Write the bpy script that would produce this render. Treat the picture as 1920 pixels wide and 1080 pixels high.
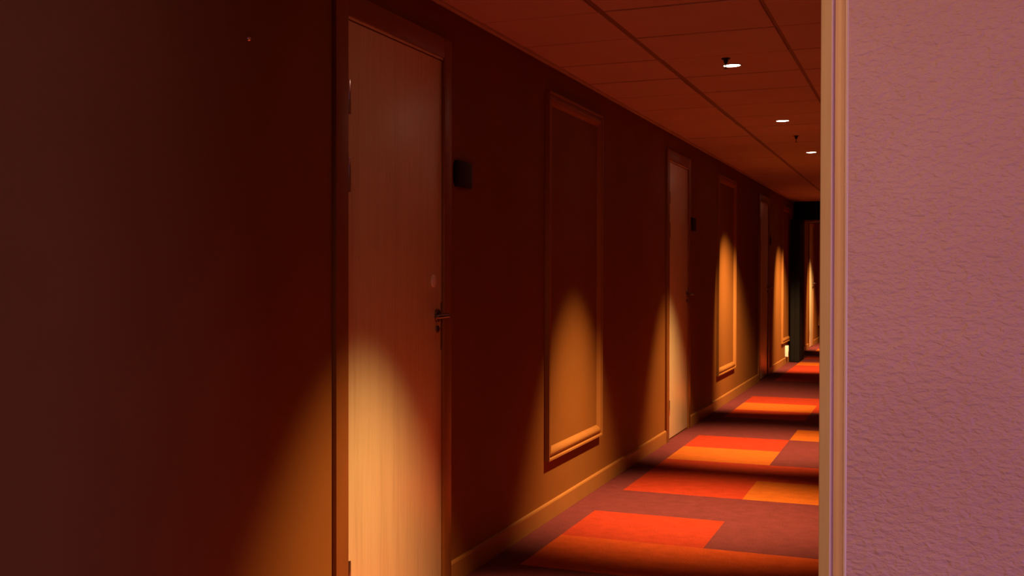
import bpy, bmesh, math, random
from mathutils import Vector, Matrix
random.seed(7)
R = math.radians
for o in list(bpy.data.objects):
    bpy.data.objects.remove(o)
S = bpy.context.scene
COL = S.collection

# ------------------------------------------------------------------ camera
EYE = 1.2275          # camera height
WL = -1.674           # left corridor wall plane (x)
WR = -0.092           # right corridor wall plane (x)
CH = 2.270            # ceiling height
cam_d = bpy.data.cameras.new('camera'); cam = bpy.data.objects.new('camera', cam_d); COL.objects.link(cam)
cam.location = (0, 0, EYE)
cam.rotation_euler = (R(90 - 0.678), 0, R(25.85))
cam_d.sensor_width = 36.0
cam_d.lens = 2259.7 * 36.0 / 1920.0
cam_d.shift_x = (960 - 634) / 1920.0
cam_d.clip_start = 0.02
S.camera = cam

# ------------------------------------------------------------------ world, exposure
S.view_settings.view_transform = 'Standard'
S.view_settings.look = 'None'
S.view_settings.gamma = 1.0
S.view_settings.use_curve_mapping = False
S.view_settings.exposure = 0.0
W = bpy.data.worlds.new('World'); S.world = W; W.use_nodes = True
W.node_tree.nodes['Background'].inputs[0].default_value = (0.30, 0.20, 0.55, 1)
W.node_tree.nodes['Background'].inputs[1].default_value = 0.35

def area(name, loc, target, sx, sy, power, color):
    d = bpy.data.lights.new(name, 'AREA'); d.shape = 'RECTANGLE'; d.size = sx; d.size_y = sy
    d.energy = power; d.color = color
    o = bpy.data.objects.new(name, d); COL.objects.link(o); o.location = loc
    o.rotation_euler = (Vector(target) - Vector(loc)).to_track_quat('-Z', 'Y').to_euler()
    return o
# dusk daylight entering through the lobby window to the right, out of the picture
area('window_right_offscreen', (2.29, 0.20, 0.80), (0.0, 0.20, 0.80), 1.9, 1.2, 52.0, (0.50, 0.36, 1.0))
LAMP_COL = (1.0, 0.60, 0.25)
LAMP_W = 780.0

# ------------------------------------------------------------------ materials
def mat(name):
    m = bpy.data.materials.new(name); m.use_nodes = True
    return m, m.node_tree, m.node_tree.nodes['Principled BSDF']
def N(t, typ, **k):
    n = t.nodes.new(typ)
    for a, v in k.items(): setattr(n, a, v)
    return n
def noise(t, scale, detail=3, vec=None, rough=.5, dist=0):
    n = N(t, 'ShaderNodeTexNoise'); n.inputs['Scale'].default_value = scale
    n.inputs['Detail'].default_value = detail; n.inputs['Roughness'].default_value = rough; n.inputs['Distortion'].default_value = dist
    if vec: t.links.new(vec, n.inputs['Vector'])
    return n
def objco(t, scale=(1, 1, 1), world=True):
    if world: src = N(t, 'ShaderNodeNewGeometry').outputs['Position']
    else: src = N(t, 'ShaderNodeTexCoord').outputs['Object']
    mp = N(t, 'ShaderNodeMapping'); mp.inputs['Scale'].default_value = scale
    t.links.new(src, mp.inputs['Vector']); return mp.outputs[0]
def ramp(t, fac, stops):
    r = N(t, 'ShaderNodeValToRGB'); t.links.new(fac, r.inputs[0])
    e = r.color_ramp.elements
    while len(e) < len(stops): e.new(.5)
    for el, (p, c) in zip(e, stops): el.position = p; el.color = (*c, 1)
    return r.outputs[0]
def bump(t, b, height, strength, dist):
    n = N(t, 'ShaderNodeBump'); n.inputs['Strength'].default_value = strength; n.inputs['Distance'].default_value = dist
    t.links.new(height, n.inputs['Height']); t.links.new(n.outputs[0], b.inputs['Normal'])
def simple(name, col, rough=.5, metal=0.0, var=.08, scale=6, bs=0, bscale=200, spec=.5, coat=0):
    m, t, b = mat(name)
    nz = noise(t, scale, 4, objco(t))
    c = ramp(t, nz.outputs[0], [(.3, tuple(x * (1 - var) for x in col)), (.7, tuple(min(1, x * (1 + var)) for x in col))])
    t.links.new(c, b.inputs['Base Color'])
    b.inputs['Roughness'].default_value = rough; b.inputs['Metallic'].default_value = metal
    b.inputs['Specular IOR Level'].default_value = spec
    if bs:
        n2 = noise(t, bscale, 2, objco(t)); bump(t, b, n2.outputs[0], bs, .002)
    return m
M = {}
WALLC = (0.245, 0.090, 0.020)
M['wall'] = simple('wall_paint', WALLC, .60, var=.05, scale=2.5, bs=.05, bscale=260, spec=.05)
M['trim'] = simple('trim_paint', (0.33, 0.132, 0.032), .45, spec=.2, var=.05, scale=8)
M['casing'] = simple('casing_paint', (0.26, 0.092, 0.020), .36, spec=.3, var=.05, scale=8)
M['ceil'] = simple('ceiling_tile', (0.70, 0.57, 0.58), .9, var=.04, scale=3, bs=.25, bscale=500, spec=.2)
M['runner'] = simple('ceiling_runner', (0.26, 0.155, 0.135), .6, var=.04)
M['angle'] = simple('ceiling_wall_angle', (0.62, 0.50, 0.45), .5, var=.04)
M['chrome'] = simple('hinge_steel', (0.85, 0.82, 0.84), .20, 1.0, var=.05)
M['dark_metal'] = simple('dark_bronze', (0.22, 0.18, 0.17), .25, 1.0, var=.1)
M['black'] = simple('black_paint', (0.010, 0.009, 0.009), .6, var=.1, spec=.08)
M['plastic_white'] = simple('white_plastic', (0.80, 0.78, 0.72), .4, var=.03)
M['disc'] = simple('pinkish_plate', (0.92, 0.80, 0.78), .3, var=.04)
M['sign'] = simple('sign_plate', (0.005, 0.003, 0.003), .35, var=.08, spec=.14)
M['brass'] = simple('brass_stud', (0.97, 0.90, 0.58), .14, 1.0, var=.05)
M['lamp_trim'] = simple('lamp_ring', (0.55, 0.45, 0.40), .4, .6, var=.05)
M['sprinkler'] = simple('sprinkler_black', (0.012, 0.010, 0.010), .5, 0.3, var=.1)
M['lobby_floor'] = simple('lobby_carpet', (0.16, 0.04, 0.045), .95, var=.1, scale=30)
M['lobby_wall'] = simple('lobby_plaster', (0.45, 0.30, 0.26), .7, var=.05)

def wood():
    m, t, b = mat('door_veneer')
    v = objco(t, (60, 60, 1.6)); n1 = noise(t, 2.2, 5, v, .6, .3)
    v2 = objco(t, (9, 9, .35)); n2 = noise(t, 1.3, 3, v2, .5, .6)
    mx = N(t, 'ShaderNodeMath', operation='MULTIPLY_ADD'); mx.inputs[1].default_value = .45
    t.links.new(n2.outputs[0], mx.inputs[0]); t.links.new(n1.outputs[0], mx.inputs[2])
    c = ramp(t, mx.outputs[0], [(.40, (.62, .44, .24)), (.72, (.78, .585, .33)), (1.0, (.85, .65, .375))])
    t.links.new(c, b.inputs['Base Color']); b.inputs['Roughness'].default_value = .42; b.inputs['Coat Weight'].default_value = 1.0; b.inputs['Coat Roughness'].default_value = .36; b.inputs['Coat IOR'].default_value = 1.65
    bump(t, b, n1.outputs[0], .05, .001)
    return m
M['wood'] = wood()

def carpet(name, col):
    m, t, b = mat(name)
    v = objco(t)
    n1 = noise(t, 900, 2, v); n2 = noise(t, 14, 4, v, .6); n3 = noise(t, 160, 3, v)
    a = N(t, 'ShaderNodeMath', operation='MULTIPLY_ADD'); a.inputs[1].default_value = .5
    t.links.new(n2.outputs[0], a.inputs[0]); t.links.new(n3.outputs[0], a.inputs[2])
    c = ramp(t, a.outputs[0], [(.50, tuple(x * .66 for x in col)), (1.0, tuple(min(1, x * 1.32) for x in col))])
    t.links.new(c, b.inputs['Base Color'])
    b.inputs['Roughness'].default_value = .95; b.inputs['Specular IOR Level'].default_value = .1
    b.inputs['Sheen Weight'].default_value = .15; b.inputs['Sheen Tint'].default_value = (*col, 1)
    bump(t, b, n1.outputs[0], .6, .003)
    return m
M['c_red'] = carpet('carpet_red', (.325, .029, .009))
M['c_orange'] = carpet('carpet_orange', (.405, .092, .009))
M['c_ember'] = carpet('carpet_red_orange', (.385, .050, .007))
M['c_maroon'] = carpet('carpet_maroon', (.130, .025, .027))

def plaster():
    m, t, b = mat('wall_roller_plaster')
    nz = noise(t, 5, 3, objco(t))
    c = ramp(t, nz.outputs[0], [(.3, (.60, .29, .28)), (.7, (.66, .33, .32))])
    t.links.new(c, b.inputs['Base Color']); b.inputs['Roughness'].default_value = .55
    v = objco(t, (1.0, 1.0, 1.7))
    n1 = noise(t, 84, 3, v, .5, .35); n2 = noise(t, 170, 2, v, .5, .2); n3 = noise(t, 11, 2, v)
    vo = N(t, 'ShaderNodeTexVoronoi'); vo.inputs['Scale'].default_value = 16
    t.links.new(objco(t), vo.inputs['Vector'])
    pim = N(t, 'ShaderNodeMapRange'); pim.inputs[1].default_value = .0; pim.inputs[2].default_value = .07
    pim.inputs[3].default_value = .5; pim.inputs[4].default_value = 0
    t.links.new(vo.outputs['Distance'], pim.inputs[0])
    # old wall-paper seam: a slightly raised rectangle
    sx = N(t, 'ShaderNodeSeparateXYZ'); t.links.new(N(t, 'ShaderNodeNewGeometry').outputs['Position'], sx.inputs[0])
    g1 = N(t, 'ShaderNodeMath', operation='GREATER_THAN'); g1.inputs[1].default_value = .051; t.links.new(sx.outputs[0], g1.inputs[0])
    g2 = N(t, 'ShaderNodeMath', operation='LESS_THAN'); g2.inputs[1].default_value = 1.366; t.links.new(sx.outputs[2], g2.inputs[0])
    g3 = N(t, 'ShaderNodeMath', operation='MULTIPLY'); t.links.new(g1.outputs[0], g3.inputs[0]); t.links.new(g2.outputs[0], g3.inputs[1])
    def add(a, bb, k):
        q = N(t, 'ShaderNodeMath', operation='MULTIPLY_ADD'); q.inputs[1].default_value = k
        t.links.new(bb, q.inputs[0]); t.links.new(a, q.inputs[2]); return q.outputs[0]
    hgt = add(n1.outputs[0], n2.outputs[0], .30); hgt = add(hgt, n3.outputs[0], .5); hgt = add(hgt, pim.outputs[0], .5); hgt = add(hgt, g3.outputs[0], .10)
    bump(t, b, hgt, .62, .006)
    return m
M['plaster'] = plaster()
def trimwood(name, c0, c1):
    m, t, b = mat(name)
    v = objco(t, (30, 30, 2)); n1 = noise(t, 3, 4, v, .6, .3)
    c = ramp(t, n1.outputs[0], [(.3, c0), (.7, c1)])
    t.links.new(c, b.inputs['Base Color']); b.inputs['Roughness'].default_value = .4
    bump(t, b, n1.outputs[0], .12, .002)
    return m
M['corner'] = trimwood('corner_trim_paint', (.78, .49, .34), (.86, .56, .41))
def emit(name, col, s):
    m, t, b = mat(name)
    nz = noise(t, 40, 1, objco(t)); c = ramp(t, nz.outputs[0], [(.0, col), (1, tuple(min(1, x * 1.02) for x in col))])
    t.links.new(c, b.inputs['Emission Color']); b.inputs['Emission Strength'].default_value = s
    b.inputs['Base Color'].default_value = (*col, 1)
    return m
M['glow'] = emit('lamp_lens', (1.0, .86, .62), 24)
def pane():
    m, t, b = mat('window_pane')
    tr = N(t, 'ShaderNodeBsdfTransparent'); gl = N(t, 'ShaderNodeBsdfGlossy'); gl.inputs['Roughness'].default_value = .02
    fr = N(t, 'ShaderNodeFresnel'); mx = N(t, 'ShaderNodeMixShader')
    t.links.new(fr.outputs[0], mx.inputs[0]); t.links.new(tr.outputs[0], mx.inputs[1]); t.links.new(gl.outputs[0], mx.inputs[2])
    t.links.new(mx.outputs[0], t.nodes['Material Output'].inputs[0]); return m
M['pane'] = pane()

# ------------------------------------------------------------------ helpers
def tag(o, label=None, cat=None, group=None, kind=None):
    if label: o['label'] = label
    if cat: o['category'] = cat
    if group: o['group'] = group
    if kind: o['kind'] = kind
    return o
def empty(name, loc=(0, 0, 0), parent=None):
    o = bpy.data.objects.new(name, None); COL.objects.link(o); o.location = loc; o.empty_display_size = .1
    if parent: o.parent = parent
    return o
def link(name, bm, m, parent=None, loc=(0, 0, 0), smooth=False):
    me = bpy.data.meshes.new(name)
    bmesh.ops.recalc_face_normals(bm, faces=bm.faces[:]); bm.to_mesh(me); bm.free()
    if m: me.materials.append(M[m])
    if smooth:
        for p in me.polygons: p.use_smooth = True
        try: me.set_sharp_from_angle(angle=R(38))
        except Exception: pass
    o = bpy.data.objects.new(name, me); COL.objects.link(o); o.location = loc
    if parent: o.parent = parent
    return o
def bxbm(bm, a, b, bev=0):
    vs = [bm.verts.new((x, y, z)) for x in (a[0], b[0]) for y in (a[1], b[1]) for z in (a[2], b[2])]
    q = [(0, 1, 3, 2), (4, 6, 7, 5), (0, 4, 5, 1), (2, 3, 7, 6), (0, 2, 6, 4), (1, 5, 7, 3)]
    fs = [bm.faces.new([vs[i] for i in f]) for f in q]
    if bev:
        es = list({e for f in fs for e in f.edges})
        bmesh.ops.bevel(bm, geom=es, offset=bev, segments=2, affect='EDGES', profile=.6)
    return bm
def box(name, a, b, m, parent=None, bev=0, loc=(0, 0, 0)):
    return link(name, bxbm(bmesh.new(), a, b, bev), m, parent, loc, smooth=bev > 0)
def lathe_bm(bm, prof, axis='Z', n=24, at=(0, 0, 0)):
    """prof: list of (radius, height) along axis"""
    rings = []
    for r, hh in prof:
        ring = []
        for i in range(n):
            a = 2 * math.pi * i / n; c, s = r * math.cos(a), r * math.sin(a)
            p = {'Z': (c, s, hh), 'X': (hh, c, s), 'Y': (c, hh, s)}[axis]
            ring.append(bm.verts.new((p[0] + at[0], p[1] + at[1], p[2] + at[2])))
        rings.append(ring)
    for a, b in zip(rings, rings[1:]):
        for i in range(n):
            j = (i + 1) % n; bm.faces.new((a[i], a[j], b[j], b[i]))
    bm.faces.new(rings[0]); bm.faces.new(rings[-1]); return bm
def lathe(name, prof, m, parent=None, axis='Z', n=24, at=(0, 0, 0)):
    return link(name, lathe_bm(bmesh.new(), prof, axis, n, at), m, parent, smooth=True)
def tube(name, pts, rad, m, parent=None, n=12):
    bm = bmesh.new(); rings = []
    pts = [Vector(p) for p in pts]
    for i, p in enumerate(pts):
        t = (pts[min(i + 1, len(pts) - 1)] - pts[max(i - 1, 0)]).normalized()
        u = t.cross(Vector((0, 0, 1))); u = u.normalized() if u.length > 1e-4 else Vector((1, 0, 0)); v = t.cross(u)
        rr = rad[i] if isinstance(rad, (list, tuple)) else rad
        rings.append([bm.verts.new(p + u * rr * math.cos(2 * math.pi * k / n) + v * rr * math.sin(2 * math.pi * k / n)) for k in range(n)])
    for a, b in zip(rings, rings[1:]):
        for i in range(n): bm.faces.new((a[i], a[(i + 1) % n], b[(i + 1) % n], b[i]))
    bm.faces.new(rings[0]); bm.faces.new(rings[-1])
    return link(name, bm, m, parent, smooth=True)
def sweep(name, prof, p0, p1, m, parent=None, close=True):
    """prism: prof given as list of two 3D point lists (start, end section)"""
    bm = bmesh.new()
    a = [bm.verts.new(p) for p in p0]; b = [bm.verts.new(p) for p in p1]
    n = len(a)
    for i in range(n): bm.faces.new((a[i], a[(i + 1) % n], b[(i + 1) % n], b[i]))
    bm.faces.new(a); bm.faces.new(b)
    return link(name, bm, m, parent)
def copy_tree(o, parent=None):
    c = o.copy(); COL.objects.link(c); c.parent = parent
    for ch in [x for x in bpy.data.objects if x.parent == o]: copy_tree(ch, c)
    return c

Y0, Y1 = -3.2, 25.0          # extent of the place along the corridor
FACE = 1.70                  # lobby face of the corner wall
XR = 2.20                    # lobby window wall

# ------------------------------------------------------------------ floor with carpet pieces
fl = box('floor', (WL - .12, Y0, -.16), (XR + .12, Y1, -.008), 'lobby_floor')
tag(fl, 'hotel corridor floor under red, orange and maroon carpet squares', 'floor', kind='structure')
ST = 0.648; CX = [WL + .152, WL + .152 + ST, WL + .152 + 2 * ST]
def patch(x0, y0, x1, y1, col):
    return box('carpet_square', (x0, y0, -.008), (x1, y1, 0), col, fl)
PAT = {0: 'ee', 1: 'rm', 2: 'mm', 3: 'ro', 4: 'rr', 5: 'om', 6: 'rm', 7: 'mo', 8: 'mm', 9: 'rm', 10: 'or', 11: 'rr', 12: 'mm', 13: 'mm', 14: 'mr', 15: 'rr', 16: 'rm', 17: 'rr', 18: 'ro', 19: 'or',
       20: 'mm', 21: 'rm', 22: 'mr', 23: 'rr', 24: 'oo'}
CC = {'e': 'c_ember', 'r': 'c_red', 'o': 'c_orange', 'm': 'c_maroon'}
for k in range(-13, 31):
    ya, yb = 4.902 + k * ST, 4.902 + (k + 1) * ST
    if yb > Y1: break
    p = PAT.get(k) or random.choice(['rm', 'mo', 'rr', 'om', 'mm', 'ro', 'mr'])
    for i in range(2):
        patch(CX[i], ya, CX[i + 1], yb, CC[p[i]])
box('carpet_border', (WL, Y0, -.008), (CX[0], Y1, -.0005), 'c_maroon', fl)
box('carpet_border', (CX[2], Y0, -.008), (WR + .1, Y1, -.0005), 'c_maroon', fl)
box('carpet_border', (WR + .1, Y0, -.008), (XR, FACE + .02, -.0005), 'c_maroon', fl)

# ------------------------------------------------------------------ ceiling with tiles
ce = box('ceiling', (WL - .12, Y0, CH + .035), (XR + .12, Y1, CH + .2), 'runner')
tag(ce, 'suspended ceiling of square pale tiles over the corridor', 'ceiling', kind='structure')
XA, XB = WL + .516, WL + 1.116
def tile_mesh(x0, x1, ln):
    bm = bmesh.new(); g = .011
    bxbm(bm, (x0, g, 0), (x1, ln - g, .034))
    bmesh.ops.bevel(bm, geom=[e for e in bm.edges if all(v.co.z < .001 for v in e.verts)], offset=.0025, segments=1, affect='EDGES')
    me = bpy.data.meshes.new('ceiling_tile'); bmesh.ops.recalc_face_normals(bm, faces=bm.faces[:]); bm.to_mesh(me); bm.free()
    me.materials.append(M['ceil']); return me
cols = [(WL + .022, XA - .0125), (XA + .0125, XB - .008), (XB + .008, WR - .005)]
xx = WR + .01
cols_lobby = []
while xx < XR - .05:
    cols_lobby.append((xx, min(xx + .59, XR - .002))); xx += .6
tms = [tile_mesh(a, b, .6) for a, b in cols]; tml = [tile_mesh(a, b, .6) for a, b in cols_lobby]
k0 = int(math.floor((Y0 - 4.792) / .6)) + 1
for k in range(k0, 40):
    y = 4.792 + .6 * k
    if y + .6 > Y1: break
    for me in tms + (tml if y + .6 < FACE + .1 else []):
        o = bpy.data.objects.new('ceiling_tile', me); COL.objects.link(o); o.parent = ce
        o.location = (0, y, CH + random.uniform(-.0012, .0012))
        o.rotation_euler = (random.uniform(-.0012, .0012), random.uniform(-.0008, .0008), 0)
box('ceiling_runner', (XA - .012, Y0, CH + .005), (XA + .012, Y1, CH + .036), 'runner', ce)
box('ceiling_runner', (XB - .0075, Y0, CH + .005), (XB + .0075, Y1, CH + .036), 'runner', ce)
cr = None
for k in range(k0, 40):
    y = 4.792 + .6 * k
    if y > Y1: break
    if cr is None: cr = box('cross_runner', (WL + .022, -.0108, CH + .0055), (WR, .0108, CH + .036), 'runner', ce)
    else:
        c2 = cr.copy(); COL.objects.link(c2); c2.parent = ce; c2.location.y = y
        continue
    cr.location.y = y
box('wall_angle', (WL, Y0, CH - .010), (WL + .021, Y1, CH + .036), 'angle', ce, bev=.002)

# ------------------------------------------------------------------ walls
DOORS = [(3.505, 4.362), (8.985, 9.790), (14.47, 15.29), (21.15, 21.95)]
D_CAS = .093; D_CASR = .083; D_TOP = 2.046
wl_ = box('wall_left', (WL - .12, Y0, -.008), (WL, Y1, CH + .04), 'wall')
tag(wl_, 'long dark brown painted corridor wall lined with wooden doors', 'wall', kind='structure')
wr_ = box('wall_right', (WR, FACE + .14, -.008), (WR + .12, Y1, CH + .04), 'wall')
tag(wr_, 'brown corridor wall opposite the doors', 'wall', kind='structure')
wf = box('wall_corner', (WR, FACE, -.008), (XR + .12, FACE + .14, CH + .04), 'plaster')
tag(wf, 'rough pinkish plastered wall end beside the corridor mouth', 'wall', kind='structure')
wb = box('wall_back', (WL - .12, Y0 - .12, -.008), (XR + .12, Y0, CH + .04), 'lobby_wall')
tag(wb, 'plain back wall of the lobby', 'wall', kind='structure')
we = box('wall_end', (WL - .12, Y1, -.008), (WR + .12, Y1 + .12, CH + .04), 'wall')
tag(we, 'brown wall closing the far end of the corridor', 'wall', kind='structure')
# lobby window wall with an opening
WY0, WY1, WZ0, WZ1 = -.80, 1.20, .15, 1.45
bm = bmesh.new()
bxbm(bm, (XR, Y0, -.008), (XR + .12, WY0, CH + .04)); bxbm(bm, (XR, WY1, -.008), (XR + .12, FACE, CH + .04))
bxbm(bm, (XR, WY0, -.008), (XR + .12, WY1, WZ0)); bxbm(bm, (XR, WY0, WZ1), (XR + .12, WY1, CH + .04))
tag(link('wall_window', bm, 'lobby_wall'), 'lobby wall with a low wide window', 'wall', kind='structure')
wi = empty('window_1', (XR, (WY0 + WY1) / 2, WZ0)); tag(wi, 'low wide lobby window looking into the dusk', 'window', kind='structure')
hw, hz = (WY1 - WY0) / 2, WZ1 - WZ0
bm = bmesh.new()
bxbm(bm, (.0, -hw, 0), (.06, -hw + .045, hz)); bxbm(bm, (.0, hw - .045, 0), (.06, hw, hz)); bxbm(bm, (.0, -hw, 0), (.06, hw, .045)); bxbm(bm, (.0, -hw, hz - .045), (.06, hw, hz))
link('window_frame', bm, 'plastic_white', wi)
box('window_pane', (.028, -hw + .04, .04), (.032, hw - .04, hz - .04), 'pane', wi)

# baseboards between the door casings
bbs = [Y0] + [v for a, b in DOORS for v in (a - D_CAS, b + D_CASR)] + [Y1]
bbp = []
PR = [(0, 0), (.013, 0), (.013, .080), (.010, .0865), (.004, .0895), (0, .0895)]
for i in range(0, len(bbs), 2):
    a, b = bbs[i], bbs[i + 1]
    o = sweep('baseboard_left', None, [(WL + d, a, z) for d, z in PR], [(WL + d, b, z) for d, z in PR], 'trim')
    tag(o, ['brown skirting board on the bare wall before the nearest door', 'brown skirting board under the first moulded panel', 'brown skirting board under the second moulded panel', 'brown skirting board leading to the black door leaf', 'brown skirting board at the dim far end'][i // 2], 'baseboard', kind='structure')
o = sweep('baseboard_right', None, [(WR - d, FACE + .14, z) for d, z in PR], [(WR - d, Y1, z) for d, z in PR], 'trim')
tag(o, 'brown skirting board on the wall opposite the doors', 'baseboard', kind='structure')

# corner trim on the wall end: moulded timber strip
tr = empty('trim_1', (WR, FACE + .0125, 0)); tag(tr, 'moulded timber strip covering the rough plaster wall corner', 'trim', kind='structure')
# sections in (x, y): outer strip, cove, bead
def strip(name, pts, m='corner'):
    return sweep(name, None, [(x, y, 0) for x, y in pts], [(x, y, CH) for x, y in pts], m, tr)
strip('outer_strip', [(-.0295, .10), (-.0295, -.003), (-.0287, -.0055), (-.0275, -.0064), (-.0158, -.0138), (-.0146, -.0134), (-.0140, -.0124), (-.0140, .0), (.0, .0), (.0, .10)])
strip('cove', [(-.0140, .003), (-.0140, -.0060), (-.0120, -.0042), (-.0085, -.0035), (-.0045, -.0048), (-.0015, -.0085), (.0010, -.0130), (.0010, .003)])
strip('edge_bead', [(.0008, .001), (.0008, -.0125), (.0014, -.0134), (.0026, -.0137), (.0038, -.0134), (.0050, -.0124), (.0046, .001)])

# ------------------------------------------------------------------ doors
def make_door(name, label, w, disc):
    d = empty(name); tag(d, label, 'door', kind='structure')
    T = D_TOP
    leaf = box('leaf', (-.038, 0, .012), (.004, w, T), 'wood', d, bev=.0012)
    c = box('casing', (-.0, -D_CAS, 0), (.0150, -.003, T + .088), 'casing', d, bev=.0015)
    box('casing', (-.0, w + .004, 0), (.0150, w + D_CASR, T + .088), 'casing', d, bev=.0015)
    box('casing_head', (-.0, -.003, T + .012), (.0150, w + .004, T + .088), 'casing', d, bev=.0015)
    box('head_stop', (-.0, -.003, T + .005), (.0090, w + .004, T + .012), 'wood', d)
    for z in (1.797, 1.547, .243):
        hg = empty('hinge', (.0, .010, z), d)
        lathe('knuckle', [(.0001, -.0575), (.006, -.0565), (.0068, -.055), (.0068, -.0005), (.006, 0), (.0068, .0005), (.0068, .055), (.006, .0565), (.0001, .0575)], 'chrome', hg, 'Z', 14, at=(.0095, 0, 0))
        box('hinge_plate', (.0035, -.012, -.055), (.0055, .008, .055), 'dark_metal', hg)
    hn = empty('handle', (.004, w - .050, 1.067), d)
    lathe('rose', [(.0001, 0), (.0255, 0), (.0255, .006), (.023, .009), (.011, .010), (.0001, .010)], 'dark_metal', hn, 'X', 28)
    tube('lever', [(.005, 0, 0), (.040, 0, 0), (.047, -.004, 0), (.051, -.014, 0), (.052, -.04, .001), (.052, -.085, .001), (.050, -.118, 0), (.046, -.124, 0)],
         [.0095, .0095, .0095, .0098, .0095, .0092, .0085, .004], 'dark_metal', hn, 14)
    lathe('cylinder_rose', [(.0001, 0), (.014, 0), (.014, .007), (.009, .009), (.0001, .009)], 'dark_metal', hn, 'X', 20, at=(0, 0, -.052))
    box('lock_plate', (.0038, w - .008, .934), (.0052, w - .0015, 1.117), 'dark_metal', leaf)
    if disc:
        lathe('door_disc', [(.0001, 0), (.0245, 0), (.0245, .0025), (.0225, .0035), (.0001, .0035)], 'disc', leaf, 'X', 28, at=(.004, w - .083, 1.2))
    return d
dl = ['light wooden door at the corridor mouth with a round pale disc', 'light wooden door between the first and second moulded panels', 'wooden door between the second moulded panel and the small white box', 'wooden door in the corridor beyond the black header']
for i, (a, b) in enumerate(DOORS):
    d = make_door('door_%d' % (i + 1), dl[i], b - a, i == 0)
    d.location = (WL, a, 0)

# ------------------------------------------------------------------ moulded wall panels
PROF = [(0, -.002), (0, .022), (.0015, .0242), (.0105, .0242), (.012, .0225), (.0125, .015), (.021, .0135), (.024, .0165), (.029, .0205), (.035, .0222),
        (.042, .0215), (.050, .0180), (.057, .0120), (.063, .0060), (.066, .0035), (.066, -.002)]
def make_panel(w, z0, z1, label):
    r = empty('moulded_panel'); tag(r, label, 'wall panel', 'moulded wall panels')
    def piece(name, f0, f1): sweep(name, None, [f0(a, d) for a, d in PROF], [f1(a, d) for a, d in PROF], 'trim', r)
    H = z1 - z0
    piece('bottom_rail', lambda a, d: (d, a, a), lambda a, d: (d, w - a, a))
    piece('top_rail', lambda a, d: (d, a, H - a), lambda a, d: (d, w - a, H - a))
    piece('stile', lambda a, d: (d, a, a), lambda a, d: (d, a, H - a))
    piece('stile', lambda a, d: (d, w - a, a), lambda a, d: (d, w - a, H - a))
    box('field', (-.002, .06, .06), (.0025, w - .06, H - .06), 'wall', r)
    r.location = (WL, 0, z0)
    return r
for y, w, lb in ((5.793, 1.105, 'tall moulded wall panel nearest the door with the pale disc'),
                 (11.30, 1.14, 'tall moulded wall panel between the second and third wooden doors'),
                 (16.90, 1.10, 'tall moulded wall panel above the small white box'),
                 (23.2, 1.10, 'tall moulded wall panel beyond the black header')):
    p = make_panel(w, .298, 2.131, lb); p.location.y = y

# ------------------------------------------------------------------ room signs
def make_sign(label, w=.205, hh=.105):
    bm = bmesh.new(); n = 10; pts = []
    half = w / 2
    for i in range(n + 1):
        t = -1 + 2 * i / n; pts.append((t * half, .019 - .012 * t * t))
    # rounded-right outline: outline in (y,z), front bows outward
    def outline():
        o = []; r = .028
        for (cy, cz, a0) in ((half - r, -hh / 2 + r, -90), (half - r, hh / 2 - r, 0), (-half + r, hh / 2 - r, 90), (-half + r, -hh / 2 + r, 180)):
            for k in range(7):
                a = R(a0 + 15 * k); o.append((cy + r * math.cos(a), cz + r * math.sin(a)))
        return o
    ol = outline()
    f = lambda y: .019 - .010 * (y / half) ** 2
    back = [bm.verts.new((0, y, z)) for y, z in ol]; fr = [bm.verts.new((f(y), y * .985, z * .97)) for y, z in ol]
    mid = [bm.verts.new((f(y) - .003, y, z)) for y, z in ol]
    m = len(ol)
    for A, B in ((back, mid), (mid, fr)):
        for i in range(m): bm.faces.new((A[i], A[(i + 1) % m], B[(i + 1) % m], B[i]))
    bm.faces.new(back)
    # front: strips pairing bottom/top outline points for a clean bow
    bot = sorted([v for v in fr if v.co.z < 0], key=lambda v: v.co.y); top = sorted([v for v in fr if v.co.z > 0], key=lambda v: v.co.y)
    for i in range(len(bot) - 1): bm.faces.new((bot[i], bot[i + 1], top[i + 1], top[i]))
    root = empty('room_sign'); tag(root, label, 'sign', 'room signs beside the doors')
    link('plate', bm, 'sign', root, smooth=True)
    box('back_plate', (-.001, -half + .012, -hh / 2 + .012), (.004, half - .012, hh / 2 - .012), 'dark_metal', root)
    return root
for y, lb in ((4.602, 'small dark rounded sign beside the door with the pale disc'),
              (10.045, 'small rounded sign catching bluish light beside the second wooden door'),
              (15.50, 'small dark rounded sign beside the third wooden door')):
    s = make_sign(lb); s.location = (WL, y, 1.627)

# brass stud and scratch on the bare wall
st = lathe('wall_stud', [(.0001, 0), (.0090, 0), (.0088, .002), (.0080, .004), (.0064, .0063), (.0040, .0080), (.0018, .0088), (.0001, .0090)], 'brass', None, 'X', 20)
st.location = (WL, 2.886, 1.874); st.scale = (1, 1, .8); tag(st, 'tiny pale brass stud on the bare brown wall', 'stud')

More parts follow.
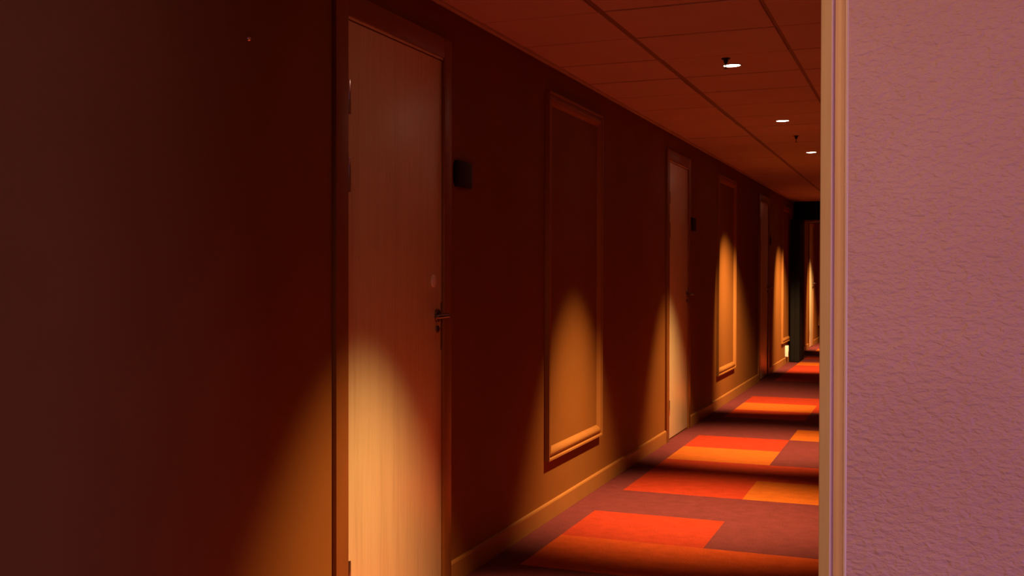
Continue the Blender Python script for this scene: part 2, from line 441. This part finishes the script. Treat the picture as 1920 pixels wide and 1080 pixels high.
# ------------------------------------------------------------------ downlights and sprinklers
def lamp(y, target, label, power=LAMP_W, x=None, half=32, group='ceiling downlights', color=LAMP_COL, blend=1.0, beam='downlight_beam'):
    x = WL + .813 if x is None else x
    r = empty('downlight', (x, y, CH)); tag(r, label, 'downlight', group)
    lathe('lamp_ring', [(.040, .03), (.040, -.001), (.0415, -.0025), (.0465, -.003), (.048, -.001), (.048, .03)], 'lamp_trim', r, 'Z', 32)
    lathe('lamp_lens', [(.0001, -.0022), (.030, -.0030), (.0385, -.0018), (.0385, .006), (.0001, .006)], 'glow', r, 'Z', 32)
    d = bpy.data.lights.new(beam, 'SPOT'); d.energy = power; d.color = color
    d.spot_size = R(2 * half); d.spot_blend = blend; d.shadow_soft_size = .022
    o = bpy.data.objects.new(beam, d); COL.objects.link(o); o.parent = r
    o.location = (0, 0, -.030)
    o.rotation_euler = (Vector(target) - Vector((x, y, CH - .03))).to_track_quat('-Z', 'Y').to_euler()
    return r
cx = WL + .813
lamp(3.62, (cx - .08, 3.60, 0), 'recessed downlight in front of the door with the pale disc', power=LAMP_W * 1.15, beam='downlight_near_door_offscreen')
lamp(6.297, (cx - .20, 6.35, 0), 'glowing recessed downlight with a sprinkler stem hanging across its edge')
lamp(8.722, (cx - .14, 9.0, 0), 'glowing recessed downlight between the two hanging sprinklers')
lamp(11.092, (cx - .62, 12.40, 0), 'glowing recessed downlight just beyond the second sprinkler', power=LAMP_W * 1.12)
lamp(15.90, (cx - .62, 17.10, 0), 'recessed downlight shining on the wall before the black door leaf', power=LAMP_W * 1.12)
lamp(20.70, (cx - .46, 21.7, 0), 'recessed downlight beyond the black header', power=LAMP_W * 1.2)
lamp(-0.97, (-.30, 1.70, 1.30), 'tilted downlight on the lobby ceiling facing the plaster wall end', power=140, half=26, beam='downlight_lobby_offscreen')

def sprinkler(y, label):
    r = empty('sprinkler', (cx, y, CH)); tag(r, label, 'sprinkler', 'ceiling sprinklers')
    lathe('flange', [(.0001, .004), (.021, .004), (.021, -.003), (.013, -.006), (.0001, -.006)], 'sprinkler', r, 'Z', 20)
    lathe('body', [(.0001, -.004), (.0115, -.004), (.0105, -.016), (.007, -.020), (.0065, -.026), (.0001, -.026)], 'sprinkler', r, 'Z', 16)
    for s in (-1, 1): tube('yoke_arm', [(0, s * .006, -.024), (0, s * .009, -.034), (0, s * .006, -.045), (0, 0, -.049)], .0018, 'sprinkler', r, 8)
    tube('glass_bulb', [(0, 0, -.025), (0, 0, -.03), (0, 0, -.042), (0, 0, -.047)], [.0015, .0026, .0026, .0015], 'dark_metal', r, 10)
    lathe('deflector', [(.0001, -.048), (.0105, -.048), (.0105, -.0495), (.0001, -.0505)], 'sprinkler', r, 'Z', 16)
sprinkler(6.085, 'black hanging sprinkler overlapping the first glowing downlight')
sprinkler(9.71, 'black hanging sprinkler between the second and third glowing downlights')
sprinkler(13.33, 'black hanging sprinkler above the third wooden door')

# ------------------------------------------------------------------ fire door at the far end
HY = 18.55
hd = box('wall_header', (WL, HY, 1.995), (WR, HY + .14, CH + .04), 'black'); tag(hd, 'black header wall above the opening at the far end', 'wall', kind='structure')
fr = empty('door_5', (WL, HY, 0)); tag(fr, 'black open fire door folded against the wall at the far end', 'door', kind='structure')
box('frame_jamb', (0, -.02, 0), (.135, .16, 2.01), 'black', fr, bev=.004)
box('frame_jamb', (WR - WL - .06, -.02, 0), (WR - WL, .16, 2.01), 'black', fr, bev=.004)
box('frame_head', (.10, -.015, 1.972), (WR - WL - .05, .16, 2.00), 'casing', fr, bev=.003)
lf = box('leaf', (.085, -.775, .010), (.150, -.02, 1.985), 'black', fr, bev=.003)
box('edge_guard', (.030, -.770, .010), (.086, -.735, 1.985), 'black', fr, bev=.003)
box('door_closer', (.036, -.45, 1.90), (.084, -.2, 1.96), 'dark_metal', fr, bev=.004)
hb = empty('door_holder', (WL, 17.44, .098)); tag(hb, 'small white box low on the wall beside the black door leaf', 'door holder')
box('case', (0, -.045, 0), (.042, .045, .150), 'plastic_white', hb, bev=.005)
box('magnet', (.040, -.028, .02), (.052, .028, .075), 'dark_metal', hb, bev=.004)
